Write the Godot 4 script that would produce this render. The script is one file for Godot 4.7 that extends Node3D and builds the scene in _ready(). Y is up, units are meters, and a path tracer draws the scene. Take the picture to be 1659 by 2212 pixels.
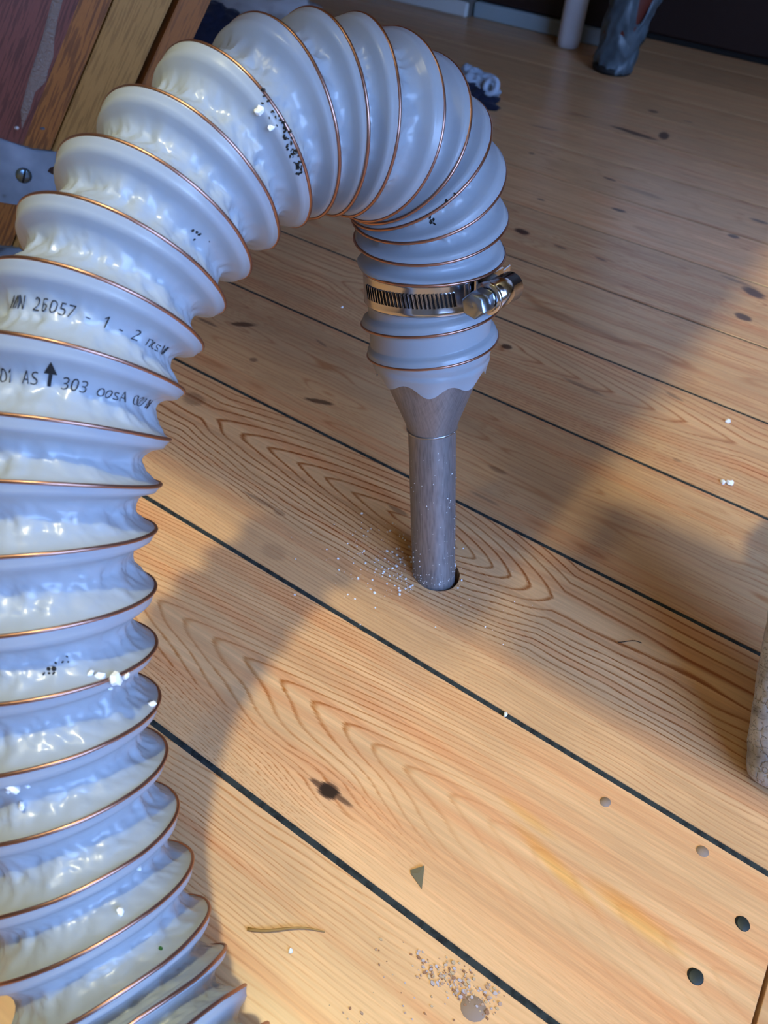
extends Node3D
# A corrugated suction hose with a steel nozzle pushed through a hole in a pine floor.
# World: y up, floor top at y = 0, floorboards run along x.

var rng := RandomNumberGenerator.new()
var nz := FastNoiseLite.new()
var M := {}
var taken := {}


func _ready() -> void:
	rng.seed = 7
	nz.seed = 11
	nz.noise_type = FastNoiseLite.TYPE_SIMPLEX_SMOOTH
	nz.frequency = 1.0
	nz.fractal_octaves = 2
	camera_and_light()
	materials()
	room()
	build_floor()
	table()
	back_legs()
	cloths()
	post()
	nozzle()
	hose()
	clamp_ring()
	debris()


# ------------------------------------------------------------------ camera, sky, lamps, exposure
const LAMP_AT := Vector3(-0.30, 2.2, -0.08)
const LAMP_E := 2.55
const LAMP2_AT := Vector3(-0.95, 2.2, 0.35)
const LAMP2_E := 0.45
const SKY_E := 16.5
const EXPOSURE := 1.0

func camera_and_light() -> void:
	var cam := Camera3D.new()
	cam.name = "camera"
	cam.transform = Transform3D(Basis(Vector3(0.82361, 0.06667, -0.56322), Vector3(-0.43817, 0.70532, -0.55725), Vector3(0.36010, 0.70575, 0.61012)).orthonormalized(), Vector3(0, 0.5, 0))
	cam.fov = 67.29
	cam.near = 0.02
	cam.far = 30.0
	var at := CameraAttributesPhysical.new()
	at.frustum_focal_length = 18.03
	at.frustum_focus_distance = 0.50
	at.frustum_near = 0.02
	at.frustum_far = 30.0
	at.exposure_aperture = 8.5
	cam.attributes = at
	cam.fov = 67.29
	add_child(cam)
	cam.current = true
	var env := Environment.new()
	env.background_mode = Environment.BG_SKY
	var sm := ProceduralSkyMaterial.new()
	sm.sky_top_color = Color(0.57, 0.73, 1.0)
	sm.sky_horizon_color = Color(0.62, 0.77, 1.0)
	sm.ground_bottom_color = Color(0.25, 0.25, 0.24)
	sm.ground_horizon_color = Color(0.45, 0.5, 0.6)
	var sky := Sky.new()
	sky.sky_material = sm
	env.sky = sky
	env.background_energy_multiplier = SKY_E
	env.tonemap_mode = Environment.TONE_MAPPER_LINEAR
	env.tonemap_exposure = EXPOSURE
	env.sdfgi_enabled = true
	env.ssao_enabled = true
	env.ssil_enabled = true
	var we := WorldEnvironment.new()
	we.name = "environment"
	we.environment = env
	add_child(we)
	lamp("ceiling lamp bulb of warm light above the hose", LAMP_AT, LAMP_E, 0.05)
	lamp("second warm ceiling lamp bulb behind the camera", LAMP2_AT, LAMP2_E, 0.05)


func lamp(label: String, p: Vector3, e: float, r: float) -> void:
	var warm := Color(1.0, 0.96, 0.74)
	var t := thing("ceiling_lamp", label, "lamp", p)
	var m := StandardMaterial3D.new()
	m.albedo_color = Color(0.9, 0.85, 0.75)
	m.emission_enabled = true
	m.emission = warm
	m.emission_energy_multiplier = 3.0
	var s := SphereMesh.new()
	s.radius = r
	s.height = 2 * r
	s.radial_segments = 24
	s.rings = 12
	part("bulb", s, m, t)
	var c := CylinderMesh.new()
	c.top_radius = 0.006
	c.bottom_radius = 0.016
	c.height = 2.6 - p.y - r
	var o := part("cord", c, plain(Color(0.1, 0.1, 0.1), 0.6), t)
	o.position.y = r + c.height / 2
	var l := OmniLight3D.new()
	l.name = "lamp_light"
	l.light_color = warm
	l.light_energy = e
	l.light_size = r
	l.omni_range = 12.0
	l.omni_attenuation = 2.0
	l.shadow_enabled = true
	t.add_child(l)


# ------------------------------------------------------------------ helpers
func numbered(called: String) -> String:
	var n: int = taken.get(called, 0)
	taken[called] = n + 1
	return called if n == 0 else "%s_%03d" % [called, n]


func thing(called: String, label: String, category: String, at := Vector3.ZERO, group := "") -> Node3D:
	var o := Node3D.new()
	o.name = numbered(called)
	o.position = at
	add_child(o, true)
	tag(o, label, category, group)
	return o


func tag(o: Node3D, label: String, category: String, group := "", kind := "") -> Node3D:
	o.set_meta("label", label)
	o.set_meta("category", category)
	if group:
		o.set_meta("group", group)
	if kind:
		o.set_meta("kind", kind)
	return o


func part(called: String, mesh: Mesh, mat: Material, parent: Node3D) -> MeshInstance3D:
	var o := MeshInstance3D.new()
	o.name = called
	o.mesh = mesh
	o.material_override = mat
	parent.add_child(o, true)
	return o


func solo(called: String, mesh: Mesh, mat: Material, label: String, category: String, group := "") -> MeshInstance3D:
	var o := MeshInstance3D.new()
	o.name = numbered(called)
	o.mesh = mesh
	o.material_override = mat
	add_child(o, true)
	tag(o, label, category, group)
	return o


func struct(called: String, mesh: Mesh, mat: Material) -> MeshInstance3D:
	var o := MeshInstance3D.new()
	o.name = called
	o.mesh = mesh
	o.material_override = mat
	add_child(o, true)
	o.set_meta("kind", "structure")
	return o


func plain(c: Color, rough: float, metal := 0.0) -> StandardMaterial3D:
	var m := StandardMaterial3D.new()
	m.albedo_color = c
	m.roughness = rough
	m.metallic = metal
	return m


func quad(st: SurfaceTool, a: Vector3, b: Vector3, c: Vector3, d: Vector3, uv := []) -> void:
	# a b c d counter-clockwise seen from outside; drawn clockwise for Godot
	var q := [a, d, c, a, c, b]
	var k := [0, 3, 2, 0, 2, 1]
	for i in 6:
		if uv.size():
			st.set_uv(uv[k[i]])
		st.add_vertex(q[i])


func begin(smooth := false) -> SurfaceTool:
	var st := SurfaceTool.new()
	st.begin(Mesh.PRIMITIVE_TRIANGLES)
	st.set_smooth_group(0 if smooth else -1)
	return st


func finish(st: SurfaceTool, smooth := false) -> ArrayMesh:
	if smooth:
		st.index()
	st.generate_normals()
	return st.commit()


func box(st: SurfaceTool, lo: Vector3, hi: Vector3) -> void:
	var v := []
	for i in 8:
		v.append(Vector3(hi.x if i & 1 else lo.x, hi.y if i & 2 else lo.y, hi.z if i & 4 else lo.z))
	for f in [[4, 5, 7, 6], [1, 0, 2, 3], [5, 1, 3, 7], [0, 4, 6, 2], [6, 7, 3, 2], [0, 1, 5, 4]]:
		quad(st, v[f[0]], v[f[1]], v[f[2]], v[f[3]])


func box_mesh(lo: Vector3, hi: Vector3) -> ArrayMesh:
	var st := begin()
	box(st, lo, hi)
	return finish(st)


func bevel_box(lo: Vector3, hi: Vector3, b: float) -> ArrayMesh:
	# a box with every edge chamfered (26 faces)
	var st := begin()
	var c := (lo + hi) / 2
	var h := (hi - lo) / 2
	var face := func(n: Vector3, u: Vector3, w: Vector3):
		var o: Vector3 = c + n * h.dot(n.abs())
		var uu: Vector3 = u * (h.dot(u.abs()) - b)
		var ww: Vector3 = w * (h.dot(w.abs()) - b)
		oriented(st, [o - uu - ww, o + uu - ww, o + uu + ww, o - uu + ww], n)
	var ax := [Vector3.RIGHT, Vector3.UP, Vector3.BACK]
	for i in 3:
		for s in [-1, 1]:
			face.call(ax[i] * s, ax[(i + 1) % 3], ax[(i + 2) % 3])
	for i in 3:
		var j := (i + 1) % 3
		var k := (i + 2) % 3
		for s in [-1, 1]:
			for t in [-1, 1]:
				var a: Vector3 = c + ax[i] * (h[i] * s) + ax[j] * ((h[j] - b) * t)
				var d: Vector3 = c + ax[i] * ((h[i] - b) * s) + ax[j] * (h[j] * t)
				var w: Vector3 = ax[k] * (h[k] - b)
				oriented(st, [a - w, a + w, d + w, d - w], ax[i] * s + ax[j] * t)
	for s in [-1, 1]:
		for t in [-1, 1]:
			for r in [-1, 1]:
				var p := c + Vector3(h.x * s, (h.y - b) * t, (h.z - b) * r)
				var q := c + Vector3((h.x - b) * s, h.y * t, (h.z - b) * r)
				var z := c + Vector3((h.x - b) * s, (h.y - b) * t, h.z * r)
				oriented(st, [p, q, z], Vector3(s, t, r))
	return finish(st)


func oriented(st: SurfaceTool, p: Array, n: Vector3, uv := []) -> void:
	# a convex polygon, turned so that its front faces along n
	var k := range(p.size())
	if (p[1] - p[0]).cross(p[2] - p[0]).dot(n) > 0:
		k.reverse()
	for i in range(1, p.size() - 1):
		for j in [k[0], k[i], k[i + 1]]:
			if uv.size():
				st.set_uv(uv[j])
			st.add_vertex(p[j])


func lathe(prof: Array, seg := 48, wob := 0.0, freq := 30.0) -> ArrayMesh:
	# prof: Vector2(radius, y) from the bottom to the top
	var st := begin(true)
	var rows := prof.size()
	for i in rows:
		for j in seg + 1:
			var a := TAU * j / seg
			var r: float = prof[i].x
			if wob > 0.0:
				r += wob * nz.get_noise_3d(cos(a) * freq * 0.05, prof[i].y * freq, sin(a) * freq * 0.05 + 7.0)
			st.set_uv(Vector2(float(j) / seg, prof[i].y))
			st.add_vertex(Vector3(cos(a) * r, prof[i].y, sin(a) * r))
	for i in rows - 1:
		for j in seg:
			var a := i * (seg + 1) + j
			var b := a + seg + 1
			for k in [a, a + 1, b, b, a + 1, b + 1]:
				st.add_index(k)
	st.generate_normals()
	return st.commit()


func tube(pts: Array, r: float, seg := 8, taper := 1.0) -> ArrayMesh:
	var st := begin(true)
	var n := pts.size()
	var u := Vector3.ZERO
	for i in n:
		var t: Vector3 = (pts[mini(i + 1, n - 1)] - pts[maxi(i - 1, 0)]).normalized()
		u = (t.cross(Vector3(0.3, 1, 0.2)) if u == Vector3.ZERO else u - t * u.dot(t)).normalized()
		var v := t.cross(u)
		var rr := r * lerpf(1.0, taper, float(i) / (n - 1))
		for j in seg:
			var a := TAU * j / seg
			st.add_vertex(pts[i] + (u * cos(a) + v * sin(a)) * rr)
	for i in n - 1:
		for j in seg:
			var a := i * seg + j
			var b := i * seg + (j + 1) % seg
			for k in [a, a + seg, b, b, a + seg, b + seg]:
				st.add_index(k)
	for e in [0, n - 1]:
		for j in range(1, seg - 1):
			var f := [e * seg, e * seg + j, e * seg + j + 1]
			if e > 0:
				f.reverse()
			for k in f:
				st.add_index(k)
	st.generate_normals()
	return st.commit()


func crumb(size: float, squash := 0.6, rough := 0.5) -> ArrayMesh:
	# a small irregular flake, about 32 triangles
	var st := begin()
	var rows := []
	var o := rng.randf() * 50.0
	for i in 5:
		var row := []
		for j in 6:
			var a := TAU * j / 6.0
			var e := PI * i / 4.0
			var d := Vector3(sin(e) * cos(a), cos(e), sin(e) * sin(a))
			var r := size * (1.0 + rough * nz.get_noise_3d(d.x * 2 + o, d.y * 2, d.z * 2))
			row.append(d * Vector3(1, squash, 0.8) * r)
		rows.append(row)
	for i in 4:
		for j in 6:
			var a: Vector3 = rows[i][j]
			var b: Vector3 = rows[i][(j + 1) % 6]
			var c: Vector3 = rows[i + 1][(j + 1) % 6]
			var d: Vector3 = rows[i + 1][j]
			if i > 0:
				oriented(st, [a, b, c], a + b + c)
			if i < 3:
				oriented(st, [a, c, d], a + c + d)
	return finish(st)


func image_of(w: int, h: int, bytes: PackedByteArray) -> ImageTexture:
	return ImageTexture.create_from_image(Image.create_from_data(w, h, false, Image.FORMAT_RGB8, bytes))


func noise_tex(freq: float, ramp: Array, size := 512, octaves := 4, seed_ := 3) -> NoiseTexture2D:
	var f := FastNoiseLite.new()
	f.seed = seed_
	f.frequency = freq
	f.fractal_octaves = octaves
	var g := Gradient.new()
	var off := PackedFloat32Array()
	var col := PackedColorArray()
	for r in ramp:
		off.append(r[0])
		col.append(r[1])
	g.offsets = off
	g.colors = col
	var t := NoiseTexture2D.new()
	t.width = size
	t.height = size
	t.seamless = true
	t.noise = f
	t.color_ramp = g
	return t


func noise_bump(freq: float, size := 512, octaves := 4, kind := FastNoiseLite.TYPE_SIMPLEX_SMOOTH) -> NoiseTexture2D:
	var f := FastNoiseLite.new()
	f.seed = 5
	f.noise_type = kind
	f.frequency = freq
	f.fractal_octaves = octaves
	var t := NoiseTexture2D.new()
	t.width = size
	t.height = size
	t.seamless = true
	t.noise = f
	return t


# ------------------------------------------------------------------ materials
func materials() -> void:
	M.steel = plain(Color(0.60, 0.60, 0.62), 0.50, 0.6)
	M.steel.roughness_texture = noise_tex(0.02, [[0.0, Color(0.7, 0.7, 0.7)], [1.0, Color(1, 1, 1)]], 256)
	M.steel.uv1_triplanar = true
	M.steel.uv1_scale = Vector3(40, 3, 40)
	M.steel.albedo_texture = noise_tex(0.03, [[0.0, Color(0.72, 0.72, 0.73)], [0.5, Color(0.92, 0.92, 0.92)], [1.0, Color(1, 1, 1)]], 512, 5)
	M.bright = plain(Color(0.78, 0.78, 0.80), 0.16, 1.0)
	M.zinc = plain(Color(0.62, 0.66, 0.70), 0.3, 1.0)
	M.dark_slot = plain(Color(0.10, 0.10, 0.11), 0.45, 0.8)
	M.copper = plain(Color(0.68, 0.52, 0.46), 0.33, 1.0)
	M.film = StandardMaterial3D.new()
	M.film.albedo_color = Color(0.64, 0.68, 0.72, 0.86)
	M.film.transparency = BaseMaterial3D.TRANSPARENCY_ALPHA
	M.film.roughness = 0.27
	M.film.cull_mode = BaseMaterial3D.CULL_DISABLED
	M.film.backlight_enabled = true
	M.film.backlight = Color(0.4, 0.4, 0.4)
	M.ink = plain(Color(0.05, 0.06, 0.09), 0.6)
	M.foam = plain(Color(0.92, 0.93, 0.94), 0.9)
	M.dirt = plain(Color(0.10, 0.09, 0.08), 0.9)
	M.caulk = plain(Color(0.17, 0.19, 0.19), 0.9)
	M.caulk.albedo_texture = noise_tex(0.05, [[0.0, Color(0.25, 0.25, 0.25)], [0.5, Color(0.9, 0.95, 0.95)], [1.0, Color(1, 1, 1)]], 256, 5)
	M.caulk.uv1_triplanar = true
	M.caulk.uv1_scale = Vector3(8, 8, 8)
	M.wall = plain(Color(0.40, 0.38, 0.36), 0.9)
	M.ceiling = plain(Color(0.62, 0.61, 0.59), 0.9)
	M.pale = plain(Color(0.74, 0.75, 0.75), 0.5)
	M.maroon = plain(Color(0.12, 0.045, 0.04), 0.55)
	M.black = plain(Color(0.03, 0.03, 0.03), 0.9)


# ------------------------------------------------------------------ room shell
const X0 := -2.6
const X1 := 1.6
const Z0 := -2.7
const Z1 := 1.8
const TOP := 2.6

func room() -> void:
	struct("wall_left", box_mesh(Vector3(X0 - 0.12, -0.1, Z0 - 0.12), Vector3(X0, TOP, Z1 + 0.12)), M.wall)
	# the back wall holds a second window behind a pale curtain, above the low sideboard
	var bx := [-1.05, 0.55]
	var by := [0.42, 1.55]
	var bk := begin()
	box(bk, Vector3(X0, -0.1, Z0 - 0.12), Vector3(X1 + 0.12, by[0], Z0))
	box(bk, Vector3(X0, by[1], Z0 - 0.12), Vector3(X1 + 0.12, TOP, Z0))
	box(bk, Vector3(X0, by[0], Z0 - 0.12), Vector3(bx[0], by[1], Z0))
	box(bk, Vector3(bx[1], by[0], Z0 - 0.12), Vector3(X1 + 0.12, by[1], Z0))
	struct("wall_back", finish(bk), M.wall)
	var cur := begin(true)
	for i in 61:
		for j in 2:
			cur.add_vertex(Vector3(lerpf(bx[0] - 0.06, bx[1] + 0.06, i / 60.0), by[1] + 0.05 if j else by[0] - 0.05, Z0 + 0.03 + 0.012 * sin(i * 1.3)))
	for i in 60:
		for k in [0, 1, 2, 2, 1, 3]:
			cur.add_index(i * 2 + k)
	cur.generate_normals()
	var cm := plain(Color(0.62, 0.60, 0.60), 0.9)
	cm.cull_mode = BaseMaterial3D.CULL_DISABLED
	cm.backlight_enabled = true
	cm.backlight = Color(0.42, 0.42, 0.42)
	struct("window_2", cur.commit(), cm)
	struct("wall_front", box_mesh(Vector3(X0, -0.1, Z1), Vector3(X1 + 0.12, TOP, Z1 + 0.12)), M.wall)
	struct("ceiling", box_mesh(Vector3(X0 - 0.12, TOP, Z0 - 0.12), Vector3(X1 + 0.12, TOP + 0.12, Z1 + 0.12)), M.ceiling)
	# the right wall holds the window
	var wy := [0.60, 2.20]
	var wz := [-0.60, 1.30]
	var st := begin()
	box(st, Vector3(X1, -0.1, Z0), Vector3(X1 + 0.12, wy[0], Z1))
	box(st, Vector3(X1, wy[1], Z0), Vector3(X1 + 0.12, TOP, Z1))
	box(st, Vector3(X1, wy[0], Z0), Vector3(X1 + 0.12, wy[1], wz[0]))
	box(st, Vector3(X1, wy[0], wz[1]), Vector3(X1 + 0.12, wy[1], Z1))
	struct("wall_right", finish(st), M.wall)
	var w := Node3D.new()
	w.name = "window_1"
	add_child(w)
	w.set_meta("kind", "structure")
	var fr := begin()
	box(fr, Vector3(X1, wy[0], wz[0]), Vector3(X1 + 0.1, wy[0] + 0.05, wz[1]))
	box(fr, Vector3(X1, wy[1] - 0.05, wz[0]), Vector3(X1 + 0.1, wy[1], wz[1]))
	box(fr, Vector3(X1, wy[0], wz[0]), Vector3(X1 + 0.1, wy[1], wz[0] + 0.05))
	box(fr, Vector3(X1, wy[0], wz[1] - 0.05), Vector3(X1 + 0.1, wy[1], wz[1]))
	box(fr, Vector3(X1 + 0.03, wy[0], 0.52), Vector3(X1 + 0.07, wy[1], 0.58))
	part("window_frame", finish(fr), M.pale, w)
	# pale wall pier and its skirting at the back, left of the dark cupboard
	struct("wall_pier", box_mesh(Vector3(-2.0, 0, -2.5), Vector3(-1.127, TOP, -2.10)), M.wall)
	struct("baseboard_back", bevel_box(Vector3(-2.0, 0, -2.10), Vector3(-1.125, 0.035, -2.085), 0.004), M.pale)
	var c := thing("cupboard", "dark maroon cupboard with a pale plinth strip against the back wall", "cupboard", Vector3(-0.945, 0, -2.2))
	part("cupboard_body", bevel_box(Vector3(-0.175, 0.036, -0.4), Vector3(0.19, 0.9, 0.07), 0.004), M.maroon, c)
	part("plinth", bevel_box(Vector3(-0.175, 0, -0.4), Vector3(0.19, 0.035, 0.085), 0.003), plain(Color(0.55, 0.6, 0.62), 0.5), c)
	var d := thing("sideboard", "dark brown sideboard standing on the floor behind the two far furniture legs", "sideboard", Vector3(0.2, 0, -2.3))
	part("sideboard_body", bevel_box(Vector3(-0.94, 0.012, -0.30), Vector3(1.2, 0.34, 0.0), 0.006), M.maroon, d)
	part("base_rail", bevel_box(Vector3(-0.94, 0, -0.30), Vector3(1.2, 0.012, -0.004), 0.002), M.black, d)


# ------------------------------------------------------------------ floor
const BOARDS := [0.64, 0.48, 0.32, 0.16, 0.0, -0.157, -0.3135, -0.487, -0.653, -0.808, -0.966, -1.130, -1.27, -1.41, -1.56, -1.71, -1.86, -2.02, -2.18, -2.34, -2.5, -2.7]
const HOLE := Vector2(-0.1768, -0.3988)
const HOLE_R := 0.0194

func build_floor() -> void:
	var fl := Node3D.new()
	fl.name = "floor"
	add_child(fl)
	fl.set_meta("kind", "structure")
	part("subfloor", box_mesh(Vector3(X0, -0.14, Z0), Vector3(X1, -0.10, Z1)), M.black, fl)
	# [x from, x to, texture width, texture height, ring pattern, numbers, line strength, tone, marks]
	var sp := {}
	# marks: [x, z, length, width, darkness, tilt]
	sp[4] = [[-0.62, 0.30, 1536, 268, "lines", [0.0062, 0.05], 0.85, 1.0, []]]
	sp[5] = [[-0.62, 0.142, 1792, 370, "arch", [-0.237, 0.030, 130.0], 0.9, 1.04, [[-0.135, -0.189, 0.0078, 0.0052, 1.0, 0.0], [-0.1425, -0.1886, 0.0075, 0.0020, 0.6, 0.0], [-0.1245, -0.1894, 0.0095, 0.0018, 0.55, 0.0], [0.012, -0.236, 0.03, 0.005, -1.0, 0.25], [0.066, -0.237, 0.028, 0.007, -1.0, 0.1], [-0.018, -0.255, 0.02, 0.004, -0.7, 0.1]]], [0.1445, 1.0, 512, 96, "lines", [0.008, 0.0], 0.6, 0.95, []]]
	sp[6] = [[-0.62, 0.30, 1792, 370, "island", [-0.22, -0.437, 0.0072, 0.036, 0.0195], 1.0, 0.98, [[-0.303, -0.331, 0.012, 0.008, 0.12, 0.0], [-0.330, -0.372, 0.006, 0.003, 0.2, 0.0], [-0.508, -0.447, 0.012, 0.009, 0.25, 0.0], [-0.246, -0.443, 0.010, 0.003, 0.3, 0.0], [-0.352, -0.373, 0.02, 0.002, 0.25, 0.0]]]]
	sp[7] = [[-1.3, 0.30, 1536, 160, "lines", [0.0048, 0.01], 0.45, 0.93, [[-0.403, -0.526, 0.016, 0.0045, 0.75, -0.35], [-0.566, -0.589, 0.012, 0.007, 0.75, -0.5], [-0.508, -0.540, 0.006, 0.005, 0.5, 0.0], [-0.60, -0.565, 0.02, 0.003, 0.5, 0.0], [-0.47, -0.618, 0.010, 0.002, 0.4, 0.2], [-0.20, -0.55, 0.012, 0.004, 0.35, 0.0], [-0.19, -0.505, 0.02, 0.002, 0.3, 0.0]]]]
	sp[8] = [[-1.3, 0.30, 1536, 160, "island", [-0.33, -0.75, 0.0075, 0.03, 0.045], 0.7, 0.95, [[-0.297, -0.755, 0.008, 0.006, 0.85, 0.0], [-0.190, -0.738, 0.03, 0.004, 0.35, 0.06], [-0.10, -0.79, 0.012, 0.003, 0.4, 0.2], [-0.06, -0.68, 0.006, 0.003, 0.3, 0.0]]]]
	sp[9] = [[-1.5, 0.30, 1024, 96, "lines", [0.012, -0.02], 0.5, 0.93, [[-0.42, -0.905, 0.06, 0.005, 0.45, 0.06], [-0.25, -0.86, 0.09, 0.01, 0.15, 0.04]]]]
	sp[10] = [[-1.6, 0.30, 1536, 144, "lines", [0.007, 0.03], 0.6, 0.93, [[-0.094, -1.100, 0.018, 0.013, 0.9, 0.2], [-0.087, -1.022, 0.012, 0.009, 0.85, 0.1], [-0.426, -1.047, 0.015, 0.010, 0.95, 0.1], [-0.299, -1.046, 0.012, 0.003, 0.6, 0.1], [-0.36, -1.04, 0.012, 0.004, 0.5, 0.1], [-0.22, -1.04, 0.02, 0.002, 0.4, 0.1], [-0.12, -1.118, 0.03, 0.004, 0.4, 0.1]]]]
	sp[11] = [[-1.7, 0.30, 1024, 96, "lines", [0.014, 0.0], 0.4, 1.0, [[-0.456, -1.172, 0.008, 0.004, 0.7, 0.0], [-0.344, -1.225, 0.014, 0.006, 0.85, 0.0], [-0.169, -1.262, 0.010, 0.008, 0.8, 0.0]]]]
	sp[12] = [[-1.8, 0.30, 1024, 96, "lines", [0.011, 0.03], 0.5, 0.96, [[-0.152, -1.347, 0.018, 0.006, 0.7, 0.0], [-0.404, -1.334, 0.014, 0.005, 0.8, 0.1], [-0.558, -1.343, 0.007, 0.006, 0.6, 0.0], [-0.34, -1.32, 0.05, 0.008, 0.2, 0.1]]]]
	sp[13] = [[-1.9, 0.30, 1024, 96, "lines", [0.013, 0.0], 0.4, 0.97, [[-0.60, -1.48, 0.03, 0.004, 0.4, -0.2]]]]
	sp[14] = [[-2.0, 0.30, 1024, 96, "lines", [0.016, -0.02], 0.5, 0.93, [[-0.408, -1.615, 0.012, 0.025, 0.85, 0.3], [-0.455, -1.585, 0.055, 0.010, 0.75, 0.1], [-0.58, -1.60, 0.03, 0.004, 0.5, -0.2]]]]
	sp[15] = [[-2.2, 0.30, 1024, 96, "lines", [0.012, 0.02], 0.4, 0.9, [[-0.476, -1.74, 0.012, 0.009, 0.7, 0.0], [-0.40, -1.735, 0.012, 0.004, 0.5, 0.0]]]]
	sp[17] = [[-2.2, 0.30, 768, 64, "lines", [0.014, 0.0], 0.4, 0.85, [[-0.406, -1.989, 0.03, 0.006, 0.8, 0.0]]]]
	var spare := wood_tex(768, 96, -2.6, 0.6, 4.2, 0.16, "lines", [0.012, 0.02], 0.5, 0.92, [], 90)
	var edges: Array = [1.8, 1.6, 1.4, 1.2, 1.0, 0.8] + BOARDS
	for e in edges.size() - 1:
		var z1: float = edges[e]
		var z0: float = edges[e + 1]
		var i := e - 6
		var g := 0.0021 if i < 10 else 0.0014
		part("joint_filler", box_mesh(Vector3(X0, -0.03, z0 - 0.006), Vector3(X1, -0.0008, z0 + 0.006)), M.caulk, fl)
		var x := X0
		if sp.has(i):
			for s in sp[i]:
				if s[0] > x + 0.02:
					board(fl, x, s[0] - 0.0012, z0 + g, z1 - g, plank_mat(spare))
				var t := wood_tex(s[2], s[3], s[0], z0, s[1] - s[0], z1 - z0, s[4], s[5], s[6], s[7], s[8], i)
				board(fl, s[0], s[1], z0 + g, z1 - g, plank_mat(t), i == 6)
				x = s[1] + 0.0012
		board(fl, x, X1, z0 + g, z1 - g, plank_mat(spare))
	# nail heads and filled nail holes let into the boards
	var head := lathe([Vector2(0.0001, 0.0004), Vector2(0.0036, 0.0004), Vector2(0.0042, 0.0), Vector2(0.0042, -0.002)].map(func(p): return Vector2(p.x, p.y)), 14, 0.0, 1.0)
	var plug := lathe([Vector2(0.0001, 0.0002), Vector2(0.0040, 0.0002), Vector2(0.0044, -0.002)], 14)
	var nail_m := plain(Color(0.20, 0.22, 0.21), 0.55, 0.5)
	var ring_m := plain(Color(0.08, 0.07, 0.06), 0.8)
	var plug_m := plain(Color(0.56, 0.47, 0.40), 0.7)
	for p in [[0.108, -0.227, 0, 1.0], [0.123, -0.273, 0, 0.95], [0.022, -0.295, 1, 0.85], [0.088, -0.302, 1, 0.9], [0.008, -0.137, 1, 1.6], [-0.304, -0.331, 2, 1.6]]:
		if p[2] == 2:
			continue
		var o := part("nail_head" if p[2] == 0 else "wood_plug", head if p[2] == 0 else plug, nail_m if p[2] == 0 else plug_m, fl)
		o.position = Vector3(p[0], 0.0002, p[1])
		o.scale = Vector3(p[3] * 1.15, 1, p[3])
		o.rotation.y = p[0] * 40.0
		if p[2] == 0:
			var r := part("nail_rim", plug, ring_m, fl)
			r.position = Vector3(p[0] - 0.0004, 0.00005, p[1])
			r.scale = Vector3(p[3] * 1.22, 1, p[3] * 1.12)


func plank_mat(t: Texture2D) -> StandardMaterial3D:
	var key := "plank%d" % t.get_instance_id()
	if not M.has(key):
		var m := StandardMaterial3D.new()
		m.albedo_texture = t
		m.roughness = 0.29
		m.metallic_specular = 0.5
		m.texture_repeat = true
		M[key] = m
	return M[key]


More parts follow.
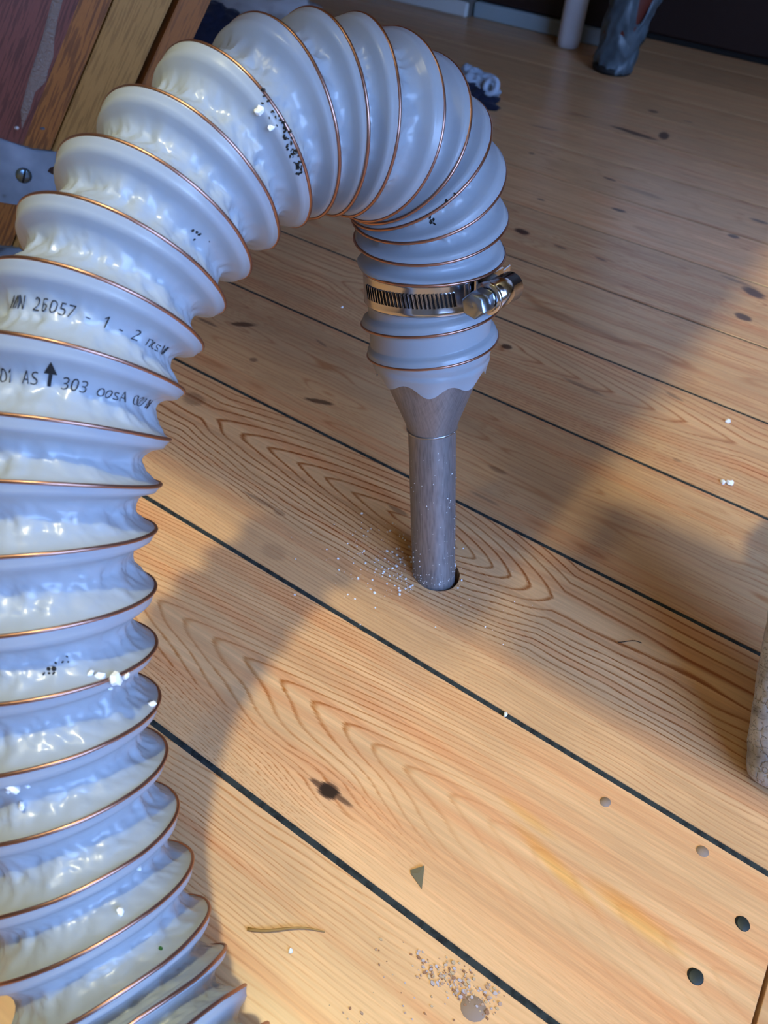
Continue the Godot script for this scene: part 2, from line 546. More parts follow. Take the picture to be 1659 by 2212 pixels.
func board(parent: Node3D, x0: float, x1: float, z0: float, z1: float, mat: Material, holed := false) -> void:
	var st := begin()
	var b := 0.0003
	var uv := func(p: Vector3) -> Vector2: return Vector2((p.x - x0) / (x1 - x0), (p.z - z0) / (z1 - z0))
	var face := func(p: Array, n: Vector3): oriented(st, p, n, p.map(func(v): return Vector2((v.x - x0) / (x1 - x0), (v.z - z0) / (z1 - z0))))
	var d := -0.026
	if holed:
		# the top in two halves, each with half of the drilled hole cut out
		for s in [-1, 1]:
			var poly := PackedVector2Array()
			var xe: float = x0 + b if s < 0 else x1 - b
			poly.append(Vector2(HOLE.x, z0 + b))
			poly.append(Vector2(xe, z0 + b))
			poly.append(Vector2(xe, z1 - b))
			poly.append(Vector2(HOLE.x, z1 - b))
			for k in 25:
				var a := PI / 2 - PI * k / 24.0
				poly.append(hole_edge(s * cos(a), sin(a)))
			var ix := Geometry2D.triangulate_polygon(poly)
			for k in range(0, ix.size(), 3):
				face.call([v3(poly[ix[k]]), v3(poly[ix[k + 1]]), v3(poly[ix[k + 2]])], Vector3.UP)
		for k in 48:
			var p := hole_edge(cos(TAU * k / 48.0), sin(TAU * k / 48.0))
			var q := hole_edge(cos(TAU * (k + 1) / 48.0), sin(TAU * (k + 1) / 48.0))
			face.call([v3(p), v3(q), v3(q) + Vector3(0, d, 0), v3(p) + Vector3(0, d, 0)], Vector3(HOLE.x - p.x, 0, HOLE.y - p.y))
	else:
		face.call([Vector3(x0 + b, 0, z0 + b), Vector3(x1 - b, 0, z0 + b), Vector3(x1 - b, 0, z1 - b), Vector3(x0 + b, 0, z1 - b)], Vector3.UP)
	face.call([Vector3(x0 + b, 0, z1 - b), Vector3(x1 - b, 0, z1 - b), Vector3(x1, -b, z1), Vector3(x0, -b, z1)], Vector3(0, 1, 1))
	face.call([Vector3(x0 + b, 0, z0 + b), Vector3(x1 - b, 0, z0 + b), Vector3(x1, -b, z0), Vector3(x0, -b, z0)], Vector3(0, 1, -1))
	face.call([Vector3(x0 + b, 0, z0 + b), Vector3(x0 + b, 0, z1 - b), Vector3(x0, -b, z1), Vector3(x0, -b, z0)], Vector3(-1, 1, 0))
	face.call([Vector3(x1 - b, 0, z0 + b), Vector3(x1 - b, 0, z1 - b), Vector3(x1, -b, z1), Vector3(x1, -b, z0)], Vector3(1, 1, 0))
	face.call([Vector3(x0, -b, z1), Vector3(x1, -b, z1), Vector3(x1, d, z1), Vector3(x0, d, z1)], Vector3(0, 0, 1))
	face.call([Vector3(x0, -b, z0), Vector3(x1, -b, z0), Vector3(x1, d, z0), Vector3(x0, d, z0)], Vector3(0, 0, -1))
	face.call([Vector3(x0, -b, z0), Vector3(x0, -b, z1), Vector3(x0, d, z1), Vector3(x0, d, z0)], Vector3(-1, 0, 0))
	face.call([Vector3(x1, -b, z0), Vector3(x1, -b, z1), Vector3(x1, d, z1), Vector3(x1, d, z0)], Vector3(1, 0, 0))
	part("floorboard", finish(st), mat, parent)


func v3(p: Vector2) -> Vector3:
	return Vector3(p.x, 0, p.y)


func hole_edge(c: float, s: float) -> Vector2:
	var r := HOLE_R + 0.0005 * nz.get_noise_2d(c * 4, s * 4)
	return HOLE + Vector2(c, s) * r


func wood_tex(w: int, h: int, x0: float, z0: float, lx: float, lz: float, kind: String, q: Array, strength: float, tone: float, marks: Array, seed_: int) -> ImageTexture:
	var by := PackedByteArray()
	by.resize(w * h * 3)
	var early := Vector3(213, 168, 122) * tone
	var late := Vector3(146, 84, 42) if z0 < -0.33 else Vector3(164, 98, 46)
	var k := 0
	var so := seed_ * 17.3
	var island := kind == "island"
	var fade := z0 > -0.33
	var arch := kind == "arch"
	var streak := PackedFloat32Array()
	var band := PackedFloat32Array()
	var mk := 0.8 if z0 < -0.6 else 1.0
	for i in h:
		streak.append(nz.get_noise_2d(i * lz / h * 260.0, so + 91.0))
		band.append(clampf(nz.get_noise_2d(i * lz / h * 42.0, so + 33.0) * 1.6 + 0.1, 0.0, 1.0))
	for i in h:
		var z := z0 + lz * (i + 0.5) / h
		var sr := streak[i]
		var bd := band[i]
		for j in w:
			var x := x0 + lx * (j + 0.5) / w
			var w1 := nz.get_noise_2d(x * 7.0 + so, z * 22.0)
			var fine := nz.get_noise_2d(x * 26.0 + so, z * 900.0)
			var zz := z + w1 * 0.0022 + fine * 0.00025
			var push := 0.0
			var dark := 0.0
			var gold := 0.0
			for m in marks:
				var dx: float = x - m[0]
				var dz: float = z - m[1]
				if absf(dx) < 0.09 and absf(dz) < 0.06:
					var rx: float = dx + dz * m[5] * -0.5
					var rz: float = dz - dx * m[5]
					var e: float = sqrt(rx * rx / (m[2] * m[2]) + rz * rz / (m[3] * m[3])) / mk + fine * 0.25 + w1 * 0.2
					if m[4] > 0.6 and m[3] > 0.004:
						push += 0.011 * exp(-(dx * dx / 0.0016 + dz * dz / 0.0005)) * signf(dz) * (1.0 - exp(-dz * dz / 0.00008))
					if m[4] < 0.0:
						gold = maxf(gold, -m[4] * clampf((1.3 - e) / 0.8, 0.0, 1.0))
					elif e < 1.25:
						dark = maxf(dark, m[4] * mk * clampf((1.25 - e) / 0.45, 0.0, 1.0))
			zz -= push
			var t: float
			if island:
				var dx2: float = (x - q[0]) / (q[3] if x < q[0] else q[4])
				var dz2: float = (zz - q[1]) / q[2]
				dx2 = absf(dx2)
				if dx2 > 7.2:
					dx2 = 7.2 + (dx2 - 7.2) * 0.03
				dz2 = absf(dz2) + 0.06
				t = pow(pow(dx2, 1.45) + pow(dz2, 1.45), 0.69) + w1 * 0.35 + fine * 0.05
				if zz > q[1]:
					t += dz2 * dz2 * 0.03
			elif arch:
				var d3: float = zz - q[0]
				if d3 > 0.0:
					d3 = d3 * 0.55 if d3 < 0.04 else 0.022 + (d3 - 0.04) * 1.5
				t = 40.0 + (sqrt(d3 * d3 + 0.000016) * 5.0 + 25.0 * d3 * d3 - x) / q[1] + w1 * 0.30 + fine * 0.06
			else:
				t = 60.0 + (zz + q[1] * x) / q[0] * (1.0 + 0.25 * sin(z * 31.0 + so)) + w1 * 0.4
			var f := t - floorf(t)
			var ln := 0.0
			if f > 0.68:
				ln = pow((f - 0.68) / 0.20, 1.3) if f < 0.88 else (1.0 - f) / 0.12
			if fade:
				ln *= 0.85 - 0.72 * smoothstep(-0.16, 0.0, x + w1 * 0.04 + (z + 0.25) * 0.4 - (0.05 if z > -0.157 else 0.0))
			ln *= strength * (1.0 + 0.45 * sr) * (0.95 + 0.5 * w1)
			if island and z > -0.365 and z < -0.3:
				ln *= 0.35
			ln = clampf(ln, 0.0, 1.0)
			var g := 1.0 + 0.04 * fine + 0.05 * sr + 0.06 * w1
			var rd := bd * (0.75 + 0.6 * w1)
			var r_ := (early.x + (late.x - early.x) * ln) * g * (1.0 - 0.05 * rd)
			var g_ := (early.y + (late.y - early.y) * ln) * g * (1.0 - 0.13 * rd)
			var b_ := (early.z + (late.z - early.z) * ln) * g * (1.0 - 0.17 * rd)
			if gold > 0.0:
				g_ *= 1.0 - 0.05 * gold
				b_ *= 1.0 - 0.22 * gold
			if dark > 0.0:
				r_ += (42.0 - r_) * dark
				g_ += (24.0 - g_) * dark
				b_ += (20.0 - b_) * dark
			by[k] = clampi(int(r_), 0, 255)
			by[k + 1] = clampi(int(g_), 0, 255)
			by[k + 2] = clampi(int(b_), 0, 255)
			k += 3
	return image_of(w, h, by)


# ------------------------------------------------------------------ trestle table: its top is above the camera, one leg is in view
func table() -> void:
	var t := thing("trestle_table", "worn wooden trestle leg of reddish and tan boards with a screwed metal plate", "table", Vector3(-0.93, 0, -0.53))
	var nn := Vector3(0.87, 0, 0.49).normalized()
	var b := Basis(Vector3(nn.z, 0, -nn.x), Vector3.UP, nn)
	var grain := func(a: Color, c: Color, sd: int) -> StandardMaterial3D:
		var m := plain(Color(1, 1, 1), 0.5)
		m.albedo_texture = noise_tex(0.02, [[0.0, a], [0.42, a.lerp(c, 0.4)], [0.5, c], [1.0, a.lerp(c, 0.7)]], 512, 5, sd)
		m.uv1_triplanar = true
		m.uv1_scale = Vector3(26, 1.6, 26)
		return m
	var red: StandardMaterial3D = grain.call(Color(0.29, 0.14, 0.11), Color(0.44, 0.24, 0.20), 1)
	var orange: StandardMaterial3D = grain.call(Color(0.38, 0.21, 0.06), Color(0.60, 0.37, 0.14), 2)
	var tan_: StandardMaterial3D = grain.call(Color(0.52, 0.37, 0.16), Color(0.64, 0.47, 0.23), 3)
	var brown: StandardMaterial3D = grain.call(Color(0.42, 0.24, 0.08), Color(0.56, 0.34, 0.13), 4)
	var worn := plain(Color(0.52, 0.46, 0.42), 0.8)
	worn.heightmap_enabled = true
	worn.heightmap_texture = noise_bump(0.03)
	worn.heightmap_scale = 0.3
	worn.uv1_triplanar = true
	worn.uv1_scale = Vector3(12, 12, 12)
	# outlines on the leg's face: x along the face, y the height, both in metres
	var lean := 0.66
	var col := func(lo: float, hi: float, ya: float, yb: float, wob: float, sd: float) -> PackedVector2Array:
		var p := PackedVector2Array()
		for k in 13:
			var y := lerpf(ya, yb, k / 12.0)
			p.append(Vector2(lo + y * lean * (0.92 if lo < 0.0 else 1.0) + wob * nz.get_noise_2d(y * 40, sd), y))
		for k in 13:
			var y := lerpf(yb, ya, k / 12.0)
			p.append(Vector2(hi + y * lean + wob * nz.get_noise_2d(y * 40, sd + 5), y))
		return p
	var e1 := func(y: float) -> float: return -0.036 + 0.565 * y
	leg_board(t, b, "leg_board", col.call(-0.16, -0.036, 0.0, 0.70, 0.0006, 1.0), 0.036, red)
	leg_board(t, b, "leg_board", col.call(-0.0425, 0.0005, 0.0, 0.70, 0.0012, 9.0), 0.034, orange)
	leg_board(t, b, "leg_board", col.call(0.0020, 0.068, 0.0, 0.70, 0.0012, 3.0), 0.0365, tan_)
	leg_board(t, b, "leg_rail", col.call(0.0740, 0.112, 0.0, 0.70, 0.0003, 4.0), 0.043, brown)
	leg_board(t, b, "leg_back", col.call(-0.14, 0.10, 0.01, 0.69, 0.0, 4.0), 0.016, M.black)
	# a strip of bare wood where the paint has worn off along the seam
	var strip := PackedVector2Array([Vector2(0.056, 0.152), Vector2(0.060, 0.172), Vector2(0.076, 0.203), Vector2(0.089, 0.225), Vector2(0.100, 0.243), Vector2(0.140, 0.320), Vector2(0.152, 0.320), Vector2(0.121, 0.262), Vector2(0.113, 0.243), Vector2(0.108, 0.225), Vector2(0.099, 0.211), Vector2(0.094, 0.200), Vector2(0.080, 0.190), Vector2(0.070, 0.172)])
	leg_board(t, b, "worn_strip", strip, 0.0378, worn)
	var plate_m := plain(Color(0.58, 0.66, 0.74), 0.45, 0.4)
	plate_m.albedo_texture = noise_tex(0.012, [[0.0, Color(0.25, 0.18, 0.13)], [0.22, Color(0.75, 0.75, 0.75)], [1.0, Color(1, 1, 1)]], 256, 4, 8)
	plate_m.uv1_triplanar = true
	plate_m.uv1_scale = Vector3(4, 4, 4)
	var pl := leg_board(t, b, "metal_plate", PackedVector2Array([Vector2(-0.02, 0.082), Vector2(0.03, 0.066), Vector2(0.06, 0.060), Vector2(0.14, 0.052), Vector2(0.16, 0.105), Vector2(0.10, 0.121), Vector2(0.062, 0.129), Vector2(0.041, 0.139), Vector2(0.018, 0.150)]), 0.0400, plate_m)
	var sc := part("screw", lathe([Vector2(0.0001, 0.003), Vector2(0.006, 0.0024), Vector2(0.0092, 0.0006), Vector2(0.0095, -0.002)], 24), plain(Color(0.45, 0.55, 0.62), 0.3, 1.0), pl)
	var ub := Basis(Vector3.BACK, -LEAN)    # undo the plate's lean for what sits on it
	sc.position = ub * Vector3(0.045, 0.101, 0.0402)
	sc.basis = ub * Basis(Vector3.RIGHT, PI / 2)
	var sl := part("screw_slot", box_mesh(Vector3(-0.0078, -0.0002, -0.0011), Vector3(0.0078, 0.0031, 0.0011)), M.black, pl)
	sl.position = sc.position
	sl.basis = ub * Basis(Vector3.BACK, 1.15) * Basis(Vector3.RIGHT, PI / 2)
	var rust := part("rust_spot", crumb(0.007, 0.25, 0.8), plain(Color(0.20, 0.12, 0.08), 0.9), pl)
	rust.position = ub * Vector3(0.080, 0.103, 0.0395)
	rust.basis = ub * Basis(Vector3.RIGHT, PI / 2)
	leg_board(t, b, "foot_plate", PackedVector2Array([Vector2(-0.06, 0.0), Vector2(0.026, 0.0), Vector2(0.018, 0.012), Vector2(-0.06, 0.03)]), 0.042, plate_m)
	var drop := part("paint_drop", crumb(0.0035, 0.5, 0.3), M.pale, t)
	drop.position = b * Vector3(0.051, 0.154, 0.037)
	var blob := part("paint_drop", crumb(0.004, 0.3, 0.4), plain(Color(0.40, 0.45, 0.50), 0.6), t)
	blob.position = b * Vector3(0.079, 0.150, 0.035)
	var top := part("tabletop", bevel_box(Vector3(-0.85, 0.71, -1.50), Vector3(0.755, 0.75, 0.265), 0.004), tan_, t)
	top.set_meta("label", "wide wooden table top above the frame")


const LEAN := -0.585


func leg_board(t: Node3D, b: Basis, called: String, poly: PackedVector2Array, thick: float, mat: Material) -> MeshInstance3D:
	var st := begin()
	var world := b * Basis(Vector3.BACK, LEAN)
	b = Basis(Vector3.BACK, -LEAN)
	var c := 0.0012
	var ix := Geometry2D.triangulate_polygon(poly)
	var inner := Geometry2D.offset_polygon(poly, -c)
	var top: PackedVector2Array = poly
	if inner.size() == 1:
		var ti := Geometry2D.triangulate_polygon(inner[0])
		for k in range(0, ti.size(), 3):
			var f := []
			for j in 3:
				var p: Vector2 = inner[0][ti[k + j]]
				f.append(b * Vector3(p.x, p.y, thick))
			oriented(st, f, b.z)
	for k in range(0, ix.size(), 3):
		var f := []
		for j in 3:
			var p: Vector2 = poly[ix[k + j]]
			f.append(b * Vector3(p.x, p.y, thick - c * (1.0 if inner.size() == 1 else 0.0)))
		oriented(st, f, b.z)
	var cen := Vector2.ZERO
	for p in poly:
		cen += p / poly.size()
	for k in poly.size():
		var p := poly[k]
		var q := poly[(k + 1) % poly.size()]
		var n2 := (q - p).orthogonal()
		if Geometry2D.is_point_in_polygon((p + q) / 2 + n2.normalized() * 0.0005, poly):
			n2 = -n2
		oriented(st, [b * Vector3(p.x, p.y, thick - c), b * Vector3(q.x, q.y, thick - c), b * Vector3(q.x, q.y, 0), b * Vector3(p.x, p.y, 0)], b * Vector3(n2.x, n2.y, 0))
	var o := part(called, finish(st), mat, t)
	o.basis = world
	return o


# ------------------------------------------------------------------ the two far furniture legs
func back_legs() -> void:
	var w := thing("furniture_leg", "round glossy white furniture leg standing left of the tape-wrapped leg", "furniture leg", Vector3(-0.815, 0, -2.055))
	part("leg", lathe([Vector2(0.0001, 0.0), Vector2(0.024, 0.0), Vector2(0.0265, 0.003), Vector2(0.028, 0.02), Vector2(0.029, 0.3), Vector2(0.029, 0.70), Vector2(0.0001, 0.70)], 40), plain(Color(0.78, 0.78, 0.80), 0.28), w)
	var g := thing("wrapped_post", "red-brown wooden furniture leg with its foot wrapped in bluish grey tape", "furniture leg", Vector3(-0.655, 0, -1.945))
	g.basis = Basis(Vector3(0.3, 0, 1).normalized(), -0.10)
	part("leg", lathe([Vector2(0.0001, 0.012), Vector2(0.040, 0.012), Vector2(0.046, 0.10), Vector2(0.056, 0.3), Vector2(0.060, 0.68), Vector2(0.0001, 0.68)], 32), plain(Color(0.34, 0.11, 0.06), 0.5), g)
	var tape := plain(Color(0.36, 0.43, 0.48), 0.42)
	tape.albedo_texture = noise_tex(0.012, [[0.0, Color(0.45, 0.45, 0.45)], [0.5, Color(0.8, 0.8, 0.8)], [1.0, Color(1, 1, 1)]], 256, 4, 6)
	tape.uv1_triplanar = true
	tape.uv1_scale = Vector3(5, 5, 5)
	tape.cull_mode = BaseMaterial3D.CULL_DISABLED
	# wrapping: creased, its upper edge dips into a V at the front
	var st := begin(true)
	var rows := 26
	var seg := 64
	for i in rows + 1:
		for j in seg + 1:
			var a := TAU * j / seg
			var front := atan2(0.61, 0.36)   # towards the camera in plan
			var d := absf(wrapf(a - front + 0.25, -PI, PI))
			var hi := lerpf(0.105, 0.235, smoothstep(0.0, 0.75, d)) + 0.008 * nz.get_noise_2d(a * 3, 5.0)
			var y := 0.002 + (hi - 0.002) * i / rows
			var r := lerpf(0.0435, 0.058, y / 0.25) + 0.004 * nz.get_noise_3d(cos(a) * 2.4, y * 26, sin(a) * 2.4)
			r += 0.003 * sin(y * 95.0 + a * 2.0 + 3.0 * nz.get_noise_2d(a, y * 9))
			if i == 0:
				r *= 0.93
			st.add_vertex(Vector3(cos(a) * r, y, sin(a) * r))
	for i in rows:
		for j in seg:
			var a := i * (seg + 1) + j
			var b := a + seg + 1
			for k in [a, a + 1, b, b, a + 1, b + 1]:
				st.add_index(k)
	st.generate_normals()
	part("tape_wrap", st.commit(), tape, g)
	part("rubber_foot", lathe([Vector2(0.0001, 0.0), Vector2(0.043, 0.0), Vector2(0.046, 0.006), Vector2(0.043, 0.014), Vector2(0.0001, 0.014)], 32), plain(Color(0.03, 0.035, 0.05), 0.7), g)


# ------------------------------------------------------------------ cloths on the floor
func heap(size: Vector3, folds: float, sd: float, rows := 26, seg := 52) -> ArrayMesh:
	var st := begin(true)
	for i in rows + 1:
		for j in seg + 1:
			var a := TAU * j / seg
			var e := PI / 2 * i / rows
			var d := Vector3(cos(e) * cos(a), sin(e), cos(e) * sin(a))
			var f := nz.get_noise_3d(d.x * 1.3 + sd, d.y * 1.3, d.z * 1.3)
			var c := absf(nz.get_noise_3d(d.x * 2.6 + sd, d.y * 2.0, d.z * 2.6 + 9.0))
			var r := 1.0 + folds * f - folds * 0.9 * c
			st.add_vertex(Vector3(d.x * r * size.x, maxf(0.0, d.y * (1.0 + folds * 0.6 * f - folds * c)) * size.y, d.z * r * size.z))
	for i in rows:
		for j in seg:
			var a := i * (seg + 1) + j
			var b := a + seg + 1
			for k in [a, a + 1, b, b, a + 1, b + 1]:
				st.add_index(k)
	st.generate_normals()
	return st.commit()


func cloths() -> void:
	var navy := plain(Color(0.03, 0.06, 0.16), 0.95)
	navy.rim_enabled = true
	navy.rim = 0.3
	var grey := plain(Color(0.55, 0.60, 0.66), 0.9)
	var t := thing("rag", "crumpled navy rag with a pale grey-blue lining lying behind the hose's right side", "rag", Vector3(-0.785, 0, -1.51))
	part("navy_cloth", heap(Vector3(0.066, 0.034, 0.045), 0.4, 2.0), navy, t)
	var l := part("lining", heap(Vector3(0.060, 0.040, 0.034), 0.42, 8.0), grey, t)
	l.position = Vector3(-0.012, 0.014, -0.026)
	var ringm := TorusMesh.new()
	ringm.inner_radius = 0.008
	ringm.outer_radius = 0.019
	ringm.rings = 24
	ringm.ring_segments = 12
	var e := part("rolled_edge", ringm, plain(Color(0.62, 0.68, 0.76), 0.85), t)
	e.position = Vector3(0.046, 0.036, 0.000)
	e.rotation = Vector3(1.0, 0.3, 0.4)
	var s := thing("cloth_bundle", "navy cloth bundle with a whitish stained cloth on it beside the trestle leg", "cloth", Vector3(-1.52, 0, -1.47))
	part("navy_cloth", heap(Vector3(0.17, 0.075, 0.11), 0.4, 21.0), navy, s)
	var wm := plain(Color(0.70, 0.69, 0.70), 0.9)
	wm.albedo_texture = noise_tex(0.006, [[0.0, Color(0.2, 0.18, 0.17)], [0.3, Color(0.85, 0.85, 0.85)], [1.0, Color(1, 1, 1)]], 256, 3, 12)
	wm.uv1_triplanar = true
	wm.uv1_scale = Vector3(3, 3, 3)
	var p := part("white_cloth", heap(Vector3(0.22, 0.12, 0.10), 0.35, 31.0), wm, s)
	p.position = Vector3(0.03, 0.0, -0.17)


# ------------------------------------------------------------------ the weathered post at the right edge
func post() -> void:
	var t := thing("wooden_post", "grey cracked weathered wooden post leaning at the right edge", "post", Vector3(0.138, 0, -0.392))
	var up := Vector3(-0.105, 0.25, -0.18).normalized()
	var x := up.cross(Vector3(0, 0, 1)).normalized()
	t.basis = Basis(x, up, x.cross(up))
	var m := plain(Color(0.78, 0.77, 0.76), 0.85)
	m.albedo_texture = noise_tex(0.02, [[0.0, Color(0.60, 0.58, 0.56)], [0.5, Color(0.92, 0.91, 0.90)], [1.0, Color(1, 1, 1)]], 256, 5, 9)
	var cell := FastNoiseLite.new()
	cell.noise_type = FastNoiseLite.TYPE_CELLULAR
	cell.cellular_return_type = FastNoiseLite.RETURN_DISTANCE2_SUB
	cell.frequency = 0.035
	cell.fractal_octaves = 2
	cell.domain_warp_enabled = true
	cell.domain_warp_amplitude = 12.0
	var ht := NoiseTexture2D.new()
	ht.noise = cell
	ht.seamless = true
	ht.width = 512
	ht.height = 512
	var g := Gradient.new()
	g.offsets = PackedFloat32Array([0.0, 0.12, 1.0])
	g.colors = PackedColorArray([Color(0, 0, 0), Color(0.85, 0.85, 0.85), Color(1, 1, 1)])
	ht.color_ramp = g
	m.heightmap_enabled = true
	m.heightmap_texture = ht
	m.heightmap_scale = 0.25
	m.uv1_triplanar = true
	m.uv1_scale = Vector3(9, 9, 9)
	var st := begin(true)
	var seg := 64
	var prof := []
	for k in 9:
		var a := PI / 2 * k / 8.0
		prof.append(Vector2(0.026 + 0.014 * sin(a), 0.014 * (1.0 - cos(a))))
	for k in 40:
		prof.append(Vector2(0.040 + 0.001 * sin(k * 0.3), 0.014 + 0.31 * (k + 1) / 40.0))
	prof.push_front(Vector2(0.0001, 0.0))
	prof.append(Vector2(0.0001, 0.325))
	for i in prof.size():
		for j in seg + 1:
			var a := TAU * j / seg
			# a squarish section with rounded corners
			var sq := pow(pow(absf(cos(a)), 5.0) + pow(absf(sin(a)), 5.0), -0.2)
			var r: float = prof[i].x * sq
			if r > 0.002:
				r += 0.0016 * nz.get_noise_3d(cos(a) * 3, prof[i].y * 50, sin(a) * 3) + 0.0006 * nz.get_noise_3d(cos(a) * 9, prof[i].y * 190, sin(a) * 9)
			st.add_vertex(Vector3(cos(a) * r, prof[i].y, sin(a) * r))
	for i in prof.size() - 1:
		for j in seg:
			var a: int = i * (seg + 1) + j
			var b := a + seg + 1
			for k in [a, a + 1, b, b, a + 1, b + 1]:
				st.add_index(k)
	st.generate_normals()
	part("post_body", st.commit(), m, t)
	# the plank that it carries stands above the frame and shades the floor
	var bd := thing("bench_plank", "wooden plank lying across above the frame on the right", "plank", Vector3(0.5, 0.60, -0.38))
	part("plank_body", bevel_box(Vector3(-0.655, 0, -0.062), Vector3(-0.1, 0.03, 0.098), 0.003), M.maroon, bd)


# ------------------------------------------------------------------ nozzle
const NOZ_B := Vector3(-0.17984, 0.0, -0.39802)
const NOZ_AX := Vector3(-0.21056, 0.97098, -0.11340)

func frame_y(up: Vector3) -> Basis:
	var y := up.normalized()
	var x := y.cross(Vector3(0, 0, 1)).normalized()
	return Basis(x, y, x.cross(y))


func nozzle() -> void:
	var t := thing("suction_nozzle", "grey steel pipe nozzle with a flared cone standing in the drilled floor hole", "nozzle", NOZ_B)
	t.basis = frame_y(NOZ_AX)
	part("pipe", lathe([Vector2(0.0165, -0.05), Vector2(0.0181, -0.05), Vector2(0.0182, 0.0), Vector2(0.0183, 0.05), Vector2(0.0183, 0.1), Vector2(0.0183, 0.138)], 64), M.steel, t)
	part("cone", lathe([Vector2(0.0183, 0.1375), Vector2(0.0192, 0.1405), Vector2(0.0205, 0.145), Vector2(0.0415, 0.2005), Vector2(0.0420, 0.203), Vector2(0.0420, 0.262), Vector2(0.040, 0.262)], 64), M.steel, t)
	var weld := []
	for k in 97:
		var a := TAU * k / 96.0
		weld.append(Vector3(cos(a) * 0.0186, 0.1385 + 0.0006 * sin(a * 2 + 1) + 0.0004 * nz.get_noise_1d(k * 0.9), sin(a) * 0.0186))
	part("weld_seam", tube(weld, 0.0010, 8), plain(Color(0.68, 0.68, 0.70), 0.35, 1.0), t)
	# white dust sticking to the lower pipe
	var mm := MultiMesh.new()
	mm.transform_format = MultiMesh.TRANSFORM_3D
	mm.mesh = crumb(0.00042, 0.6, 0.6)
	mm.instance_count = 360
	for k in 360:
		var y := pow(rng.randf(), 2.2) * 0.125 + 0.001
		var a := rng.randf() * TAU
		mm.set_instance_transform(k, Transform3D(Basis(Vector3(rng.randf(), rng.randf(), 1).normalized(), rng.randf() * 6.0).scaled(Vector3.ONE * (0.4 + rng.randf() * rng.randf() * 1.6)), Vector3(cos(a) * 0.01845, y, sin(a) * 0.01845)))
	var o := MultiMeshInstance3D.new()
	o.name = "dust"
	o.multimesh = mm
	o.material_override = M.foam
	t.add_child(o, true)
	o.set_meta("kind", "stuff")


# ------------------------------------------------------------------ hose
const PATH := [Vector3(-0.2114, 0.1457, -0.4145), Vector3(-0.2156, 0.1651, -0.4167), Vector3(-0.2198, 0.1846, -0.4189), Vector3(-0.2283, 0.2234, -0.4232), Vector3(-0.235, 0.2545, -0.4268), Vector3(-0.2376, 0.2808, -0.4268), Vector3(-0.2415, 0.3059, -0.422), Vector3(-0.2511, 0.3316, -0.4068), Vector3(-0.2603, 0.3479, -0.3801), Vector3(-0.2735, 0.3537, -0.355), Vector3(-0.285, 0.3529, -0.3236), Vector3(-0.2932, 0.3395, -0.2799), Vector3(-0.2916, 0.3154, -0.229), Vector3(-0.2821, 0.2834, -0.1809), Vector3(-0.2667, 0.2441, -0.1406), Vector3(-0.2459, 0.2001, -0.1092), Vector3(-0.2187, 0.1485, -0.0778), Vector3(-0.1815, 0.098, -0.0489), Vector3(-0.1311, 0.0606, -0.0222), Vector3(-0.072, 0.052, -0.004), Vector3(-0.01, 0.052, 0.005), Vector3(0.08, 0.052, 0.012), Vector3(0.2, 0.052, 0.03), Vector3(0.34, 0.052, 0.07)]
# arc length at which each turn of the wire crosses the hose's outer side
const TURNS := [0.0650, 0.0880, 0.1065, 0.1235, 0.1445, 0.166, 0.186, 0.205, 0.225, 0.243, 0.263, 0.285, 0.314, 0.346, 0.375, 0.404, 0.433, 0.462, 0.492, 0.516, 0.545, 0.578, 0.605, 0.638, 0.667, 0.702, 0.731, 0.761, 0.784, 0.811, 0.832]
const TH0 := 1.6
var hd := PackedVector3Array()
var hu := PackedVector3Array()
var hv := PackedVector3Array()
var hlen := 0.0
const HN := 1200

func hose_path() -> void:
	var c := PackedVector3Array()
	var n := PATH.size()
	for i in n - 1:
		var p0: Vector3 = PATH[i - 1] if i > 0 else 2 * PATH[0] - PATH[1]
		var p1: Vector3 = PATH[i]
		var p2: Vector3 = PATH[i + 1]
		var p3: Vector3 = PATH[i + 2] if i + 2 < n else 2 * PATH[n - 1] - PATH[n - 2]
		for k in 16:
			var t := k / 16.0
			c.append(0.5 * (2 * p1 + (p2 - p0) * t + (2 * p0 - 5 * p1 + 4 * p2 - p3) * t * t + (3 * p1 - p0 - 3 * p2 + p3) * t * t * t))
	c.append(PATH[n - 1])
	var l := PackedFloat32Array([0.0])
	for i in range(1, c.size()):
		l.append(l[i - 1] + c[i].distance_to(c[i - 1]))
	hlen = l[l.size() - 1]
	var j := 0
	for i in HN:
		var s := hlen * i / (HN - 1)
		while j < l.size() - 2 and l[j + 1] < s:
			j += 1
		hd.append(c[j].lerp(c[j + 1], clampf((s - l[j]) / (l[j + 1] - l[j]), 0, 1)))
	var u := Vector3.ZERO
	for i in HN:
		var t := (hd[mini(i + 1, HN - 1)] - hd[maxi(i - 1, 0)]).normalized()
		u = (t.cross(Vector3(0, 0, 1)) if i == 0 else u - t * u.dot(t)).normalized()
		hu.append(u)
		hv.append(t.cross(u))


func turn_at(s: float) -> float:
	var n := TURNS.size()
	if s <= TURNS[0]:
		return (s - TURNS[0]) / (TURNS[1] - TURNS[0])
	if s >= TURNS[n - 1]:
		return n - 1 + (s - TURNS[n - 1]) / 0.027
	for i in n - 1:
		if s < TURNS[i + 1]:
			return i + (s - TURNS[i]) / (TURNS[i + 1] - TURNS[i])
	return 0.0


func s_at(t: float) -> float:
	var n := TURNS.size()
	if t <= 0:
		return TURNS[0] + t * (TURNS[1] - TURNS[0])
	if t >= n - 1:
		return TURNS[n - 1] + (t - n + 1) * 0.027
	var i := int(t)
	return lerpf(TURNS[i], TURNS[i + 1], t - i)


